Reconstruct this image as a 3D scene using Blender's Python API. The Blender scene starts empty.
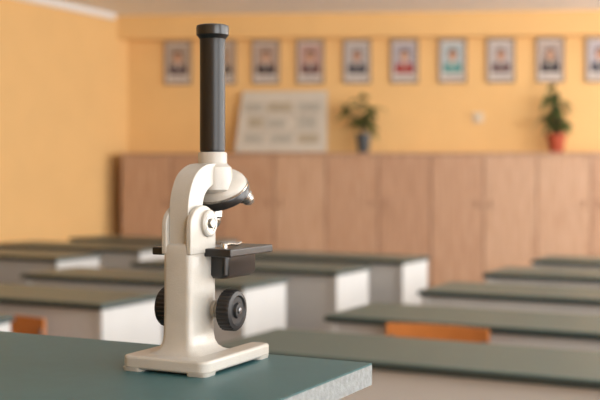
import bpy, math, random
from mathutils import Vector, Matrix
random.seed(4)
sc = bpy.context.scene
try:
    sc.view_settings.view_transform = 'Standard'
    sc.view_settings.look = 'None'
except Exception: pass
R = math.radians
YAW = R(27)
U = Vector((math.sin(YAW), math.cos(YAW), 0)); V = Vector((math.cos(YAW), -math.sin(YAW), 0))

# ---------------------------------------------------------------- materials
def lin(c):
    return tuple(((x/255)/12.92 if x/255 <= .04045 else ((x/255+.055)/1.055)**2.4) for x in c)+(1,)
def mat(name, rgb, rough=.5, metal=0, var=.06, scale=30, bump=0, bscale=200, rgb2=None, stretch=None, coat=0, bdist=.002):
    m = bpy.data.materials.new(name); m.use_nodes = True
    nt = m.node_tree; b = nt.nodes['Principled BSDF']
    b.inputs['Roughness'].default_value = rough; b.inputs['Metallic'].default_value = metal
    b.inputs['Coat Weight'].default_value = coat
    tc = nt.nodes.new('ShaderNodeTexCoord'); mp = nt.nodes.new('ShaderNodeMapping')
    if stretch: mp.inputs['Scale'].default_value = stretch
    nt.links.new(tc.outputs['Object'], mp.inputs['Vector'])
    n = nt.nodes.new('ShaderNodeTexNoise'); n.inputs['Scale'].default_value = scale; n.inputs['Detail'].default_value = 4
    nt.links.new(mp.outputs[0], n.inputs['Vector'])
    r = nt.nodes.new('ShaderNodeValToRGB'); c = lin(rgb)
    if rgb2: c2 = lin(rgb2)
    else: c2 = tuple(max(0, x*(1-var*2)) for x in c[:3])+(1,)
    r.color_ramp.elements[0].position = .35; r.color_ramp.elements[1].position = .65
    r.color_ramp.elements[0].color = c2; r.color_ramp.elements[1].color = c
    nt.links.new(n.outputs['Fac'], r.inputs[0]); nt.links.new(r.outputs[0], b.inputs['Base Color'])
    if bump:
        n2 = nt.nodes.new('ShaderNodeTexNoise'); n2.inputs['Scale'].default_value = bscale
        nt.links.new(tc.outputs['Object'], n2.inputs['Vector'])
        bp = nt.nodes.new('ShaderNodeBump'); bp.inputs['Strength'].default_value = bump
        bp.inputs['Distance'].default_value = bdist
        nt.links.new(n2.outputs['Fac'], bp.inputs['Height']); nt.links.new(bp.outputs[0], b.inputs['Normal'])
    return m
M_wall = mat('wall_yellow_paint', (243,200,136), .8, var=.015, scale=3, bump=.2)
M_ceil = mat('ceiling_white', (248,247,246), .9, var=.01, scale=3)
M_floor = mat('floor_linoleum', (140,120,106), .45, var=.08, scale=8)
M_cabs = [mat('cabinet_wood', (202,164,134), .5, rgb2=(184,143,112), scale=6, stretch=(6,6,.5)),
          mat('cabinet_wood_light', (210,174,144), .5, rgb2=(194,155,124), scale=6, stretch=(6,6,.5)),
          mat('cabinet_wood_mid', (196,156,126), .5, rgb2=(180,140,110), scale=6, stretch=(6,6,.5))]
M_cab = M_cabs[0]
M_cab2 = mat('cabinet_wood_dark', (140,100,80), .6, scale=6)
M_top = mat('desk_top_green', (72,94,90), .36, var=.04, scale=12)
M_edge = mat('desk_edge_dark', (46,56,54), .5, var=.04)
M_panel = mat('desk_panel_grey', (202,202,200), .6, var=.02, scale=6)
M_teal = mat('lab_table_teal', (46,90,94), .42, var=.05, scale=60, bump=.08, bscale=700)
M_tedge = mat('lab_table_edge', (140,147,148), .55, var=.14, scale=160, bump=.3, bscale=500)
M_orange = mat('plywood_orange', (210,130,64), .45, var=.08, scale=10)
M_steel = mat('steel_grey', (120,122,125), .35, .8, var=.04)
M_white = mat('enamel_white', (178,175,167), .34, var=.035, scale=.05, bump=.12, bscale=.9, bdist=.4, coat=.25)
M_black = mat('enamel_black', (18,19,21), .36, var=.1, scale=.2, coat=.2)
M_blackt = mat('tube_black', (12,13,15), .4, var=.08, scale=.2)
M_rub = mat('knob_bakelite', (16,16,18), .48, var=.1, scale=.2)
M_chrome = mat('chrome_worn', (176,174,168), .25, .9, var=.08, scale=.4)
M_glass = mat('lens_glass', (30,34,44), .08, 0)
M_frame = mat('frame_grey_brown', (160,140,126), .5)
M_paper = mat('print_paper', (228,222,214), .6, var=.01)
M_board = mat('board_pale_grey', (214,208,196), .6, var=.02, scale=8)
M_socket = mat('socket_plastic', (232,218,196), .5)
M_leaf = mat('leaf_green', (62,86,44), .5, rgb2=(40,62,30), scale=20)
M_leafy = mat('leaf_yellowgreen', (122,130,66), .5, rgb2=(66,90,40), scale=20)
M_stem = mat('stem', (84,76,50), .7)
M_terra = mat('terracotta', (184,84,54), .7)
M_potg = mat('pot_dark_glaze', (70,78,84), .4)
M_wf = mat('window_frame_white', (235,235,232), .5)

# ---------------------------------------------------------------- helpers
def link(o, parent=None):
    bpy.context.collection.objects.link(o)
    if parent: o.parent = parent
    return o
def empty(name, loc=(0,0,0), rz=0, s=1):
    e = bpy.data.objects.new(name, None); e.location = loc; e.rotation_euler = (0,0,rz); e.scale = (s,s,s)
    e.empty_display_size = .05
    return link(e)
def mesh(name, vs, fs, m, parent=None, smooth=False, bevel=0, bseg=3, mats=None, fm=None, mtx=None, sub=0, angle=40):
    me = bpy.data.meshes.new(name)
    if mtx is not None: vs = [mtx @ Vector(v) for v in vs]
    me.from_pydata([tuple(v) for v in vs], [], fs); 
    import bmesh
    bm = bmesh.new(); bm.from_mesh(me); bmesh.ops.recalc_face_normals(bm, faces=bm.faces); bm.to_mesh(me); bm.free()
    for mm in (mats or [m]): me.materials.append(mm)
    if fm:
        for p, i in zip(me.polygons, fm): p.material_index = i
    o = link(bpy.data.objects.new(name, me), parent)
    if bevel:
        b = o.modifiers.new('bevel','BEVEL'); b.width = bevel; b.segments = bseg; b.limit_method='ANGLE'; b.angle_limit=R(35)
    if sub:
        s = o.modifiers.new('sub','SUBSURF'); s.levels = sub; s.render_levels = sub
    if smooth or bevel:
        for p in me.polygons: p.use_smooth = True
        if not sub:
            try: me.set_sharp_from_angle(angle=R(angle))
            except Exception: pass
            if bevel:
                b.harden_normals = True
    return o
CF = [(0,1,3,2),(4,6,7,5),(0,4,5,1),(2,3,7,6),(0,2,6,4),(1,5,7,3)]
def boxv(c, s):
    return [(c[0]+i*s[0]/2, c[1]+j*s[1]/2, c[2]+k*s[2]/2) for i in(-1,1) for j in(-1,1) for k in(-1,1)]
def box(name, c, s, m, parent=None, bevel=0, mtx=None):
    return mesh(name, boxv(c,s), CF, m, parent, bevel=bevel, mtx=mtx)
def boxes(name, lst, mats, parent=None, bevel=0):
    vs=[];fs=[];fm=[]
    for it in lst:
        c,s=it[0],it[1]; mi = it[2] if len(it)>2 else 0
        n=len(vs); vs+=boxv(c,s); fs+=[tuple(n+i for i in f) for f in CF]; fm+=[mi]*6
    return mesh(name, vs, fs, None, parent, mats=mats, fm=fm, bevel=bevel)
def lathe(name, prof, m, parent=None, seg=64, mtx=None, ribs=None):
    vs=[];fs=[]
    for k,(r,z) in enumerate(prof):
        for i in range(seg):
            a=2*math.pi*i/seg; rr=r
            if ribs and ribs[0]<=k<=ribs[1]: rr = r - (ribs[2] if (i//2)%2 else 0)
            vs.append((rr*math.cos(a), rr*math.sin(a), z))
    for k in range(len(prof)-1):
        for i in range(seg):
            j=(i+1)%seg
            fs.append((k*seg+i,k*seg+j,(k+1)*seg+j,(k+1)*seg+i))
    fs.append(tuple(range(seg))); fs.append(tuple((len(prof)-1)*seg+i for i in range(seg)))
    return mesh(name, vs, fs, m, parent, smooth=True, mtx=mtx, angle=32)
def prism(name, pts, a, b, m, parent=None, axis='X', bevel=0, bseg=3):
    f = {'X':lambda p,t:(t,p[0],p[1]), 'Z':lambda p,t:(p[0],p[1],t)}[axis]
    n=len(pts); vs=[f(p,a) for p in pts]+[f(p,b) for p in pts]
    fs=[tuple(range(n)), tuple(range(n,2*n))]+[(i,(i+1)%n,n+(i+1)%n,n+i) for i in range(n)]
    return mesh(name, vs, fs, m, parent, bevel=bevel, bseg=bseg)
def rrect(hx,hy,r,seg=6):
    out=[]
    for cx,cy,a0 in ((hx-r,hy-r,0),(-hx+r,hy-r,90),(-hx+r,-hy+r,180),(hx-r,-hy+r,270)):
        for i in range(seg+1):
            a=R(a0+90*i/seg); out.append((cx+r*math.cos(a), cy+r*math.sin(a)))
    return out
def loft(name, secs, m, parent=None):
    vs=[];fs=[];n=None
    for cx,cy,hx,hy,r,z in secs:
        p=rrect(hx,hy,r); n=len(p); vs+=[(cx+a,cy+b,z) for a,b in p]
    for k in range(len(secs)-1):
        for i in range(n):
            j=(i+1)%n; fs.append((k*n+i,k*n+j,(k+1)*n+j,(k+1)*n+i))
    fs.append(tuple(range(n))); fs.append(tuple((len(secs)-1)*n+i for i in range(n)))
    return mesh(name, vs, fs, m, parent, smooth=True, angle=50)
def tube(name, pts, r, m, parent=None, seg=12, closed=False):
    cu = bpy.data.curves.new(name,'CURVE'); cu.dimensions='3D'; cu.bevel_depth=r; cu.bevel_resolution=4; cu.use_fill_caps=True
    sp=cu.splines.new('POLY'); sp.points.add(len(pts)-1)
    for q,p in zip(sp.points,pts): q.co=(*p,1)
    sp.use_smooth=True
    cu.materials.append(m)
    o=bpy.data.objects.new(name,cu); return link(o,parent)
def frame_from(p, d):
    d=Vector(d).normalized(); q=Vector((0,0,1)).rotation_difference(d)
    return Matrix.Translation(Vector(p)) @ q.to_matrix().to_4x4()

# ---------------------------------------------------------------- room (local frame x=V, y=U)
rm = Matrix.Rotation(-YAW,4,'Z')
H=3.0; XL=-7.154; XR=1.55; YB0=9.82; TB=math.tan(R(22.56)); YF=-2.0
YB1 = YB0+(XR-XL)*TB
def poly_slab(name, pts, z0, z1, m):
    n=len(pts); vs=[rm@Vector((p[0],p[1],z0)) for p in pts]+[rm@Vector((p[0],p[1],z1)) for p in pts]
    fs=[tuple(range(n)),tuple(range(n,2*n))]+[(i,(i+1)%n,n+(i+1)%n,n+i) for i in range(n)]
    return mesh(name,vs,fs,m)
plan=[(XL,YF),(XR,YF),(XR,YB1),(XL,YB0)]
poly_slab('floor',plan,-.1,0,M_floor)
poly_slab('ceiling',plan,H,H+.1,M_ceil)
box('wall_left',((XL-.1),(YF+YB0)/2,H/2),(.2,YB0-YF+.2,H),M_wall,mtx=rm)
box('wall_front',((XL+XR)/2,YF-.1,H/2),(XR-XL+.4,.2,H),M_wall,mtx=rm)
wl=[]; wins=[]
wy=YF+.7
L=YB1-YF
wl.append(((XR+.15,(YF+YB1)/2,.45),(.3,L,.9)))
wl.append(((XR+.15,(YF+YB1)/2,2.85),(.3,L,.3)))
cur=YF
while wy+1.9<YB1-.3:
    wl.append(((XR+.15,(cur+wy)/2,1.8),(.3,wy-cur,1.8))); wins.append((wy,wy+1.9)); cur=wy+1.9; wy=cur+.5
wl.append(((XR+.15,(cur+YB1)/2,1.8),(.3,YB1-cur,1.8)))
o=boxes('wall_right',wl,[M_wall]); o.data.transform(rm)
for k,(a,b) in enumerate(wins):
    fr=[]; x=XR+.2; c=(a+b)/2
    fr+= [((x,a+.03,1.8),(.06,.06,1.8)),((x,b-.03,1.8),(.06,.06,1.8)),((x,c,1.8),(.06,.06,1.8)),
          ((x,c,.93),(.06,b-a,.06)),((x,c,2.67),(.06,b-a,.06)),((x,c,2.2),(.05,b-a,.04))]
    o=boxes('window_%d'%(k+1),fr,[M_wf]); o.data.transform(rm)
    l=bpy.data.lights.new('window_daylight','AREA'); l.shape='RECTANGLE'; l.size=b-a; l.size_y=1.75
    l.energy=(76 if k<2 else 108); l.color=(1,.98,.95)
    lo=bpy.data.objects.new('window_daylight',l); link(lo)
    m4 = rm @ Matrix.Translation((XR+.32,c,1.8)) @ Matrix(((0,0,1,0),(1,0,0,0),(0,1,0,0),(0,0,0,1)))
    lo.matrix_world=m4

# back wall frame
TH=R(-4.44); P0=Vector((-1.915,12,0))
bw = Matrix.Translation(P0) @ Matrix.Rotation(TH,4,'Z')
box('wall_back',(4.7,.1,H/2),(9.9,.2,H),M_wall,mtx=bw)
box('trim_beam_back',(4.64,-.09,2.87),(9.48,.18,.26),M_wall,mtx=bw)
box('baseboard_back',(4.7,-.012,.05),(9.4,.02,.1),M_cab2,mtx=bw)
box('baseboard_left',((XL+.012),(YF+YB0)/2,.05),(.02,YB0-YF-.6,.1),M_cab2,mtx=rm)
box('trim_1',((XL+.03),(YF+YB0)/2-.1,H-.03),(.06,YB0-YF-.4,.06),M_ceil,mtx=rm)
def wpos(t,d,z): return bw @ Vector((t,-d,z))

# cabinets
e=empty('wooden_cabinet',wpos(.03,0,0),TH)
n=16; w=.55; D=.43; CH=1.485
boxes('carcass',[((n*w/2,-D/2-.012,CH/2-.02+.03),(n*w,D-.03,CH-.1),1),((n*w/2,-D/2-.012,CH-.012),(n*w+.01,D,.024)),((n*w/2,-D/2+.01,.04),(n*w-.02,D-.08,.08),1)],[M_cab,M_cab2],e)
tint=[0,2,0,1,0,2,0,1,1,0,1,0,2,0,1,0]
for i in range(n):
    box('door_panel_%d'%(i+1),(w*(i+.5),-D-.004,CH/2+.03),(w-.011,.018,CH-.12),M_cabs[tint[i]],e,bevel=.003)
    box('handle_%d'%(i+1),(w*(i+.5)+(.2 if i%2==0 else -.2),-D-.02,.95),(.008,.014,.08),M_cab2,e)

# portraits
skin=[(206,160,132),(196,150,124),(214,172,146)]
Mskin=[mat('print_skin_%d'%i,c,.6) for i,c in enumerate(skin)]
Mhair=[mat('print_hair_%d'%i,c,.6) for i,c in enumerate([(70,60,56),(120,110,104),(44,36,34)])]
suits=[(92,78,84),(96,88,84),(70,56,58),(110,78,76),(72,70,80),(168,56,50),(96,158,156),(104,80,84),(48,44,52),(70,72,84)]
bgs=[(176,160,146),(190,170,150),(186,164,150),(196,160,150),(190,186,186),(180,176,186),(186,200,206),(196,190,190),(190,176,170),(190,186,196)]
dt=[0,-.01,-.033,-.05,-.045,-.035,-.022,-.01,.01,.03]
for i in range(10):
    t=.564+.507*i+dt[i]
    e=empty('framed_portrait',wpos(t,0,2.49),TH)
    W,Hh=.305,.48
    boxes('frame',[((0,-.012,Hh/2-.012),(W,.022,.024)),((0,-.012,-Hh/2+.012),(W,.022,.024)),((W/2-.012,-.012,0),(.024,.022,Hh)),((-W/2+.012,-.012,0),(.024,.022,Hh))],[M_frame],e)
    box('mat_board',(0,-.006,0),(W-.03,.008,Hh-.03),M_paper,e)
    box('print_background',(0,-.0115,.03),(W-.075,.002,.33),mat('print_bg_%d'%i,bgs[i],.6),e)
    ms=mat('print_clothes_%d'%i,suits[i],.6)
    pts=[(-.1,-.13),(.1,-.13),(.098,-.06),(.08,-.03),(.03,-.01),(-.03,-.01),(-.08,-.03),(-.098,-.06)]
    mesh('print_clothes',[(a,-.014,b) for a,b in pts],[tuple(range(8))],ms,e)
    mesh('print_shirt',[(-.02,-.0145,-.012),(.02,-.0145,-.012),(0,-.0145,-.085)],[(0,1,2)],M_paper,e)
    def disc(nm,cx,cz,rx,rz,y,m):
        p=[(cx+rx*math.cos(R(15*k)),y,cz+rz*math.sin(R(15*k))) for k in range(24)]
        mesh(nm,p,[tuple(range(len(p)))],m,e)
    disc('print_hair',0,.07,.052,.068,-.0145,Mhair[i%3])
    if i==8: disc('print_hair_long',0,.03,.065,.08,-.0143,Mhair[2])
    disc('print_face',0,.052,.041,.058,-.015,Mskin[i%3])
    box('caption_band',(0,-.0115,-.18),(.2,.002,.035),mat('caption_%d'%i,(170,160,160),.6),e)
e=empty('wall_socket',wpos(3.86,0,1.25+57*.01095),TH)
box('plate',(0,-.008,0),(.11,.014,.11),M_socket,e,bevel=.004)
lathe('socket_cup',[(.04,0),(.04,.012),(.03,.013),(.028,.004),(0.001,.004)],M_socket,e,32,mtx=frame_from((0,-.014,0),(0,-1,0)))

# poster board leaning on wall
e=empty('poster_board',wpos(1.725,.20,CH+.012),TH)
e.rotation_euler=(R(-12),0,TH)
pw,ph=1.0,.685
mesh('board',[(-pw/2-.0,-.008,0),(pw/2,-.008,0),(pw/2,-.008,ph),(-pw/2+.07,-.008,ph),(-pw/2,.008,0),(pw/2,.008,0),(pw/2,.008,ph),(-pw/2+.07,.008,ph)],
     [(0,1,2,3),(4,5,6,7),(0,1,5,4),(1,2,6,5),(2,3,7,6),(3,0,4,7)],M_board,e)
M_l1=mat('print_line_grey',(158,152,142),.6); M_l2=mat('print_light_wash',(196,194,184),.6)
M_l3=mat('print_ochre_wash',(194,182,158),.6)
ln=[]
def pl(x,z,sx,sz,mi=0,y=-.0092): ln.append(((x,y,z),(sx,.002,sz),mi))
for (x,z,sx,sz,mi) in [(-.30,.50,.2,.09,1),(-.02,.5,.26,.1,2),(.30,.5,.24,.09,1),(-.28,.33,.16,.11,2),(-.05,.32,.2,.09,1),(.28,.33,.2,.12,1),(-.3,.15,.2,.1,1),(0,.15,.22,.1,1),(.3,.15,.22,.1,2)]:
    pl(x,z,sx,sz,mi)
    pl(x,z+sz/2,sx,.005,0,-.0096); pl(x,z-sz/2,sx,.005,0,-.0096); pl(x-sx/2,z,.005,sz,0,-.0096); pl(x+sx/2,z,.005,sz,0,-.0096)
    for q in range(3): pl(x+random.uniform(-.02,.02),z-.025+q*.022,sx*.6,.006,0,-.0102)
for z in (.41,.24): pl(0,z,.8,.006)
for x in (-.17,.13): pl(x,.32,.006,.4)
boxes('chart_print',ln,[M_l1,M_l2,M_l3],e)

# plants
def plant(name, t, potm, pr, phh, stems, leafm, seed, ll, droop, wr=.3):
    rnd=random.Random(seed)
    e=empty(name,wpos(t,.22,CH),TH)
    lathe('pot',[(pr*.7,0),(pr*.74,.01),(pr*.97,phh*.82),(pr*1.08,phh*.83),(pr*1.08,phh),(pr*.95,phh),(pr*.93,phh*.9),(.001,phh*.9)],potm,e,40)
    vs=[];fs=[];fm=[]
    for (dx,dy,h) in stems:
        pts=[Vector((dx*.1*s/1.0 + dx*.9*(s**1.6), dy*s, phh*.88+h*s)) for s in [k/7 for k in range(8)]]
        tube('stem',[tuple(p) for p in pts],.006,M_stem,e)
        for k in range(3,8):
            for q in range(2 if k<7 else 4):
                a=rnd.uniform(0,2*math.pi); el=rnd.uniform(-.3,.7)
                d=Vector((math.cos(a)*math.cos(el), math.sin(a)*math.cos(el)*.7, math.sin(el)))
                side=d.cross(Vector((rnd.uniform(-.4,.4),rnd.uniform(-.9,.2),1))).normalized()
                l=ll*rnd.uniform(.7,1.2); wd=l*wr; n0=len(vs); N=6
                for s in range(N+1):
                    u=s/N; ww=wd*math.sin(math.pi*min(1,u*.96+.03))**.8
                    c=pts[k]+d*l*u+Vector((0,0,-droop*l*u*u))
                    up=side.cross(d)
                    vs.extend([c-side*ww+up*ww*.3, c, c+side*ww+up*ww*.3])
                for s in range(N):
                    b=n0+s*3
                    fs.extend([(b,b+1,b+4,b+3),(b+1,b+2,b+5,b+4)]); mi=rnd.choice([0,0,1]); fm.extend([mi,mi])
    me=bpy.data.meshes.new('leaves'); me.from_pydata([tuple(v) for v in vs],[],fs)
    for mm in leafm: me.materials.append(mm)
    for p,i in zip(me.polygons,fm): p.material_index=i; p.use_smooth=True
    link(bpy.data.objects.new('leaves',me),e)
plant('potted_plant_broadleaf',2.62,M_potg,.08,.21,[(-.2,.02,.32),(-.05,-.03,.39),(.13,.0,.28),(.02,.05,.18)],[M_leaf,M_leafy],3,.16,.5,.25)
plant('potted_plant_trailing',4.66,M_terra,.1,.2,[(-.1,.02,.42),(.05,-.03,.36),(-.02,.0,.54),(-.12,.0,.2),(.08,0,.14)],[M_leaf,M_leafy],8,.12,.9)

# ---------------------------------------------------------------- student desks
DL,DD,DH=1.3,.44,.75
def desk(front, right_end):
    p=Vector((front[0],front[1],0))
    if right_end: p = p - V*DL
    e=empty('student_desk',p,-YAW)
    box('desk_top',(DL/2,DD/2,DH-.0125),(DL,DD,.025),M_top,e,bevel=.005)
    boxes('edge_band',[((DL/2,-.001,DH-.014),(DL+.006,.004,.016)),((DL+.001,DD/2,DH-.014),(.004,DD,.016))],[M_edge],e)
    boxes('side_panels',[((.02,DD/2,(DH-.025)/2),(.025,DD-.03,DH-.025)),((DL-.018,DD/2,(DH-.025)/2),(.025,DD-.03,DH-.025))],[M_panel],e)
    box('front_panel',(DL/2,.04,.5),(DL-.06,.02,.45),M_panel,e)
    box('book_shelf',(DL/2,.12,.62),(DL-.06,.14,.015),M_panel,e)
for k in range(5):
    p=Vector((.089,3.85,0))+U*(.935*(k-1) if k else -.80)
    desk((p.x,p.y),False)
for f in [(-1.22,3.46),(-.77,4.17),(-.257,4.88),(.19,5.58),(.60,6.28)]: desk(f,True)
for f in [(-1.95,5.75),(-1.47,6.5),(-1.08,7.25),(-.68,8.0)]: desk(f,True)

def chair(pos, top, s=1):
    e=empty('school_chair',(pos[0],pos[1],0),-YAW)
    seat=.44
    vs=[];fs=[];N=8
    for k in range(N+1):
        x=-.18+.36*k/N; yy=.03*(1-(2*k/N-1)**2)
        for z in (top-.17,top):
            vs.append((x,yy,z)); vs.append((x,yy+.012,z))
    for k in range(N):
        a=k*4;b=a+4
        fs+=[(a,b,b+2,a+2),(a+1,a+3,b+3,b+1),(a,a+1,b+1,b),(a+2,b+2,b+3,a+3)]
    fs+=[(0,2,3,1),(N*4,N*4+1,N*4+3,N*4+2)]
    mesh('backrest',vs,fs,M_orange,e,smooth=True)
    box('seat',(0,-.15,seat),(.37,.27,.014),M_orange,e,bevel=.006)
    for sx in (-1,1):
        tube('rear_leg',[(sx*.165,.03,.0),(sx*.165,.0,.42),(sx*.165,-.01,.5),(sx*.165,.008,top-.04)],.010,M_steel,e)
        tube('front_leg',[(sx*.165,-.27,0),(sx*.165,-.26,.422),(sx*.165,.0,.422)],.010,M_steel,e)
    tube('cross_bar',[(-.165,-.26,.422),(.165,-.26,.422)],.009,M_steel,e)
chair((.455,3.60),.745)
chair((-1.14,4.20),.70)

# ---------------------------------------------------------------- lab table
TZ=1.06; C=Vector((.0728,1.0895,0))
e=empty('lab_table',C,-YAW)
TL,TD,TT=1.4,.62,.022
box('table_top',(-TL/2,-TD/2,TZ-.0009),(TL-.0004,TD-.0004,.0018),M_teal,e)
box('top_core',(-TL/2,-TD/2,TZ-.0018-(TT-.0018)/2),(TL,TD,TT-.0018),M_tedge,e)
boxes('leg_frame',[((-a,-b,(TZ-TT)/2),(.04,.04,TZ-TT)) for a in(.05,TL-.05) for b in(.05,TD-.05)]+
      [((-TL/2,-b,TZ-TT-.035),(TL-.14,.025,.06)) for b in(.05,TD-.05)]+[((-a,-TD/2,TZ-TT-.035),(.025,TD-.14,.06)) for a in(.05,TL-.05)],[M_panel],e)

# ---------------------------------------------------------------- microscope (mm)
mi=empty('microscope',(-.1105,1.073,TZ),R(-26),.001)
def arc(cx,cy,r,a0,a1,n=8): return [(cx+r*math.cos(R(a0+(a1-a0)*k/n)),cy+r*math.sin(R(a0+(a1-a0)*k/n))) for k in range(n+1)]
pts=arc(-37,-40,10,180,270)+arc(39,-40,10,270,360)+arc(43,76,6,0,90,4)+arc(32,76,6,90,180,4)+arc(0,30,26,0,-180,14)+arc(-32,76,6,0,90,4)+arc(-41,76,6,90,180,4)
prism('base_horseshoe',pts,2.2,15,M_white,mi,'Z',bevel=3)
for (a,b) in ((-35,-38),(37,-38),(37,70),(-35,70)):
    loft('base_pad',[(a,b,11,11,5,0),(a,b,12,12,6,3.5)],M_white,mi)
loft('pillar',[(0,0,32,36,9,14),(0,0,26,31,9,16),(0,0,21,27.5,8,19.5),(0,0,18,25.5,7,25),(0,0,16.7,24.5,6.5,33),(0,0,16.2,24,6,60),(0,0,16,24,6,112),(0,0,15.5,23.5,6,120),(0,0,13,21,6,123)],M_white,mi)
for sx in (-1,1):
    ch=[(-24,112)]+[(24*math.cos(R(a)),140+20*math.sin(R(a))) for a in [180-15*k for k in range(13)]]+[(24,112)]
    a,b=(11,17) if sx>0 else (-17,-11)
    prism('hinge_cheek_%d'%(1 if sx<0 else 2),ch,a,b,M_white,mi,'X',bevel=1.6)
    mt=frame_from((sx*17,8,142),(sx,0,0))
    lathe('hinge_cap',[(13.5,-2),(13.5,2.6),(12,4),(9,4.2),(8.5,3.2),(4,3.2),(3.5,5),(.01,5)],M_white,mi,48,mtx=mt)
    lathe('hinge_ring',[(10.5,4.0),(10.3,4.5),(8.4,4.5),(8.3,3.4)],M_chrome,mi,48,mtx=mt)
    lathe('hinge_screw',[(5,3),(5,6),(4.2,6.6),(.01,6.6)],M_chrome,mi,24,mtx=mt)
out=[(-18,112),(-19,135),(-19.5,152),(-18.5,165),(-14,178),(-7,189),(3,196),(15,200.5),(28,202),(46,202),(46,181),(32,181),(23,178),(15,173),(10,166),(8,157),(9,149),(13,141),(16,130),(17,112)]
def smoothp(p,it=2):
    for _ in range(it):
        q=[p[0]]
        for a,b in zip(p,p[1:]):
            q.append((a[0]*.75+b[0]*.25,a[1]*.75+b[1]*.25)); q.append((a[0]*.25+b[0]*.75,a[1]*.25+b[1]*.75))
        q.append(p[-1]); p=q
    return p
arm=smoothp(out[:10],2)+smoothp(out[10:],2)
prism('arm',arm,-11,11,M_white,mi,'X',bevel=3.5,bseg=4)
T=Matrix.Translation((0,46,0))
lathe('head_collar',[(17,172),(20.5,175),(20.5,193),(19.5,198),(16.5,200.5),(15,202),(15,212),(14.2,213.5),(12,213.5)],M_white,mi,64,mtx=T)
lathe('draw_tube',[(12.6,210),(12.6,215),(13.2,215.5),(13.2,320),(13.4,331),(13.0,332)],M_blackt,mi,64,mtx=T)
lathe('eyepiece',[(13.2,330),(15.4,333),(16.8,334.5),(17,341.5),(16.4,344),(14.5,344.8),(9,344.8),(7,343)],M_black,mi,64,mtx=T)
lathe('eye_lens',[(7,342.8),(4,343.6),(.01,343.8)],M_glass,mi,32,mtx=T)
th=R(30); NC=Matrix.Translation((0,61,176)) @ Matrix.Rotation(th,4,'X')
lathe('nosepiece_dome',[(29,-1),(29,2),(27.5,6),(23,11),(16,15),(8,17),(.01,17)],M_white,mi,64,mtx=NC)
lathe('nosepiece_turret',[(30,-1),(30.6,-2),(30.6,-9),(29.5,-10.5),(25,-11),(22,-14),(12,-16),(.01,-16)],M_black,mi,64,mtx=NC)
lathe('nosepiece_rim',[(30.1,-1.6),(30.1,.6),(28.8,.9)],M_chrome,mi,64,mtx=NC)
for k,(az,ln_) in enumerate([(0,24),(120,20),(240,18)]):
    a=R(az); outw=Vector((math.sin(a),-math.cos(a),0)); d=outw*math.sin(th)+Vector((0,0,-math.cos(th)))
    pos=outw*18+Vector((0,0,-8))
    m4=NC @ frame_from(pos,d)
    lathe('objective_%d'%(k+1),[(9.5,0),(9.5,4),(8.6,5),(8.6,ln_*.55),(6.8,ln_*.62),(6.8,ln_*.8),(4,ln_),(.01,ln_)],M_chrome,mi,40,mtx=m4)
SZ=3
box('stage_plate',(0,48,110+SZ),(92,90,8),M_black,mi,bevel=1.5)
loft('stage_underbody',[(0,48,30,28,6,86),(0,48,34,32,6,90),(0,48,34,32,6,109.5)],M_black,mi)
box('stage_bracket',(0,22,98),(26,14,18),M_black,mi,bevel=1)
TS=Matrix.Translation((0,46,SZ))
lathe('stage_aperture',[(14,113.8),(14,114.6),(10,114.6),(9,114.2),(.01,114.2)],M_steel,mi,40,mtx=TS)
for sx in (-1,1):
    tube('stage_clip_%d'%(1 if sx<0 else 2),[(sx*30,18,114+SZ),(sx*30,18,117.5+SZ),(sx*29,30,117.5+SZ),(sx*24,55,115.5+SZ),(sx*22,66,116.5+SZ)],1.6,M_chrome,mi)
    lathe('clip_post',[(3.5,113.8),(3.5,118),(2.5,119),(.01,119)],M_chrome,mi,24,mtx=Matrix.Translation((sx*30,18,SZ)))
box('focus_rack',(0,28,72),(20,14,60),M_white,mi,bevel=2)
KY,KZ=22,55
for sx in (-1,1):
    mt=frame_from((0,KY,KZ),(sx,0,0))
    lathe('knob_shaft',[(9,12),(9,20),(7,21),(7,32)],M_white,mi,32,mtx=mt)
    lathe('focus_knob_%d'%(1 if sx<0 else 2),[(12,28),(18.6,28.5),(20.6,30),(20.6,41),(19,43),(15,44),(13.5,42.5),(8,42.5),(7,45),(.01,45.5)],M_rub,mi,112,mtx=mt,ribs=(2,3,.9))
    lathe('knob_cap',[(3,44.5),(3,46),(2,46.5),(.01,46.5)],M_steel,mi,24,mtx=mt)

# ---------------------------------------------------------------- world, camera
w=bpy.data.worlds.new('world'); sc.world=w; w.use_nodes=True
w.node_tree.nodes['Background'].inputs[0].default_value=(.75,.85,1,1); w.node_tree.nodes['Background'].inputs[1].default_value=1.5
cd=bpy.data.cameras.new('camera'); cam=bpy.data.objects.new('camera',cd); link(cam); sc.camera=cam
cam.location=(0,0,1.25); cam.rotation_euler=(R(90),0,0)
cd.sensor_width=36; cd.lens=1078/600*36; cd.shift_y=-25/600; cd.clip_start=.02
cd.dof.use_dof=True; cd.dof.focus_distance=1.075; cd.dof.aperture_fstop=6.2
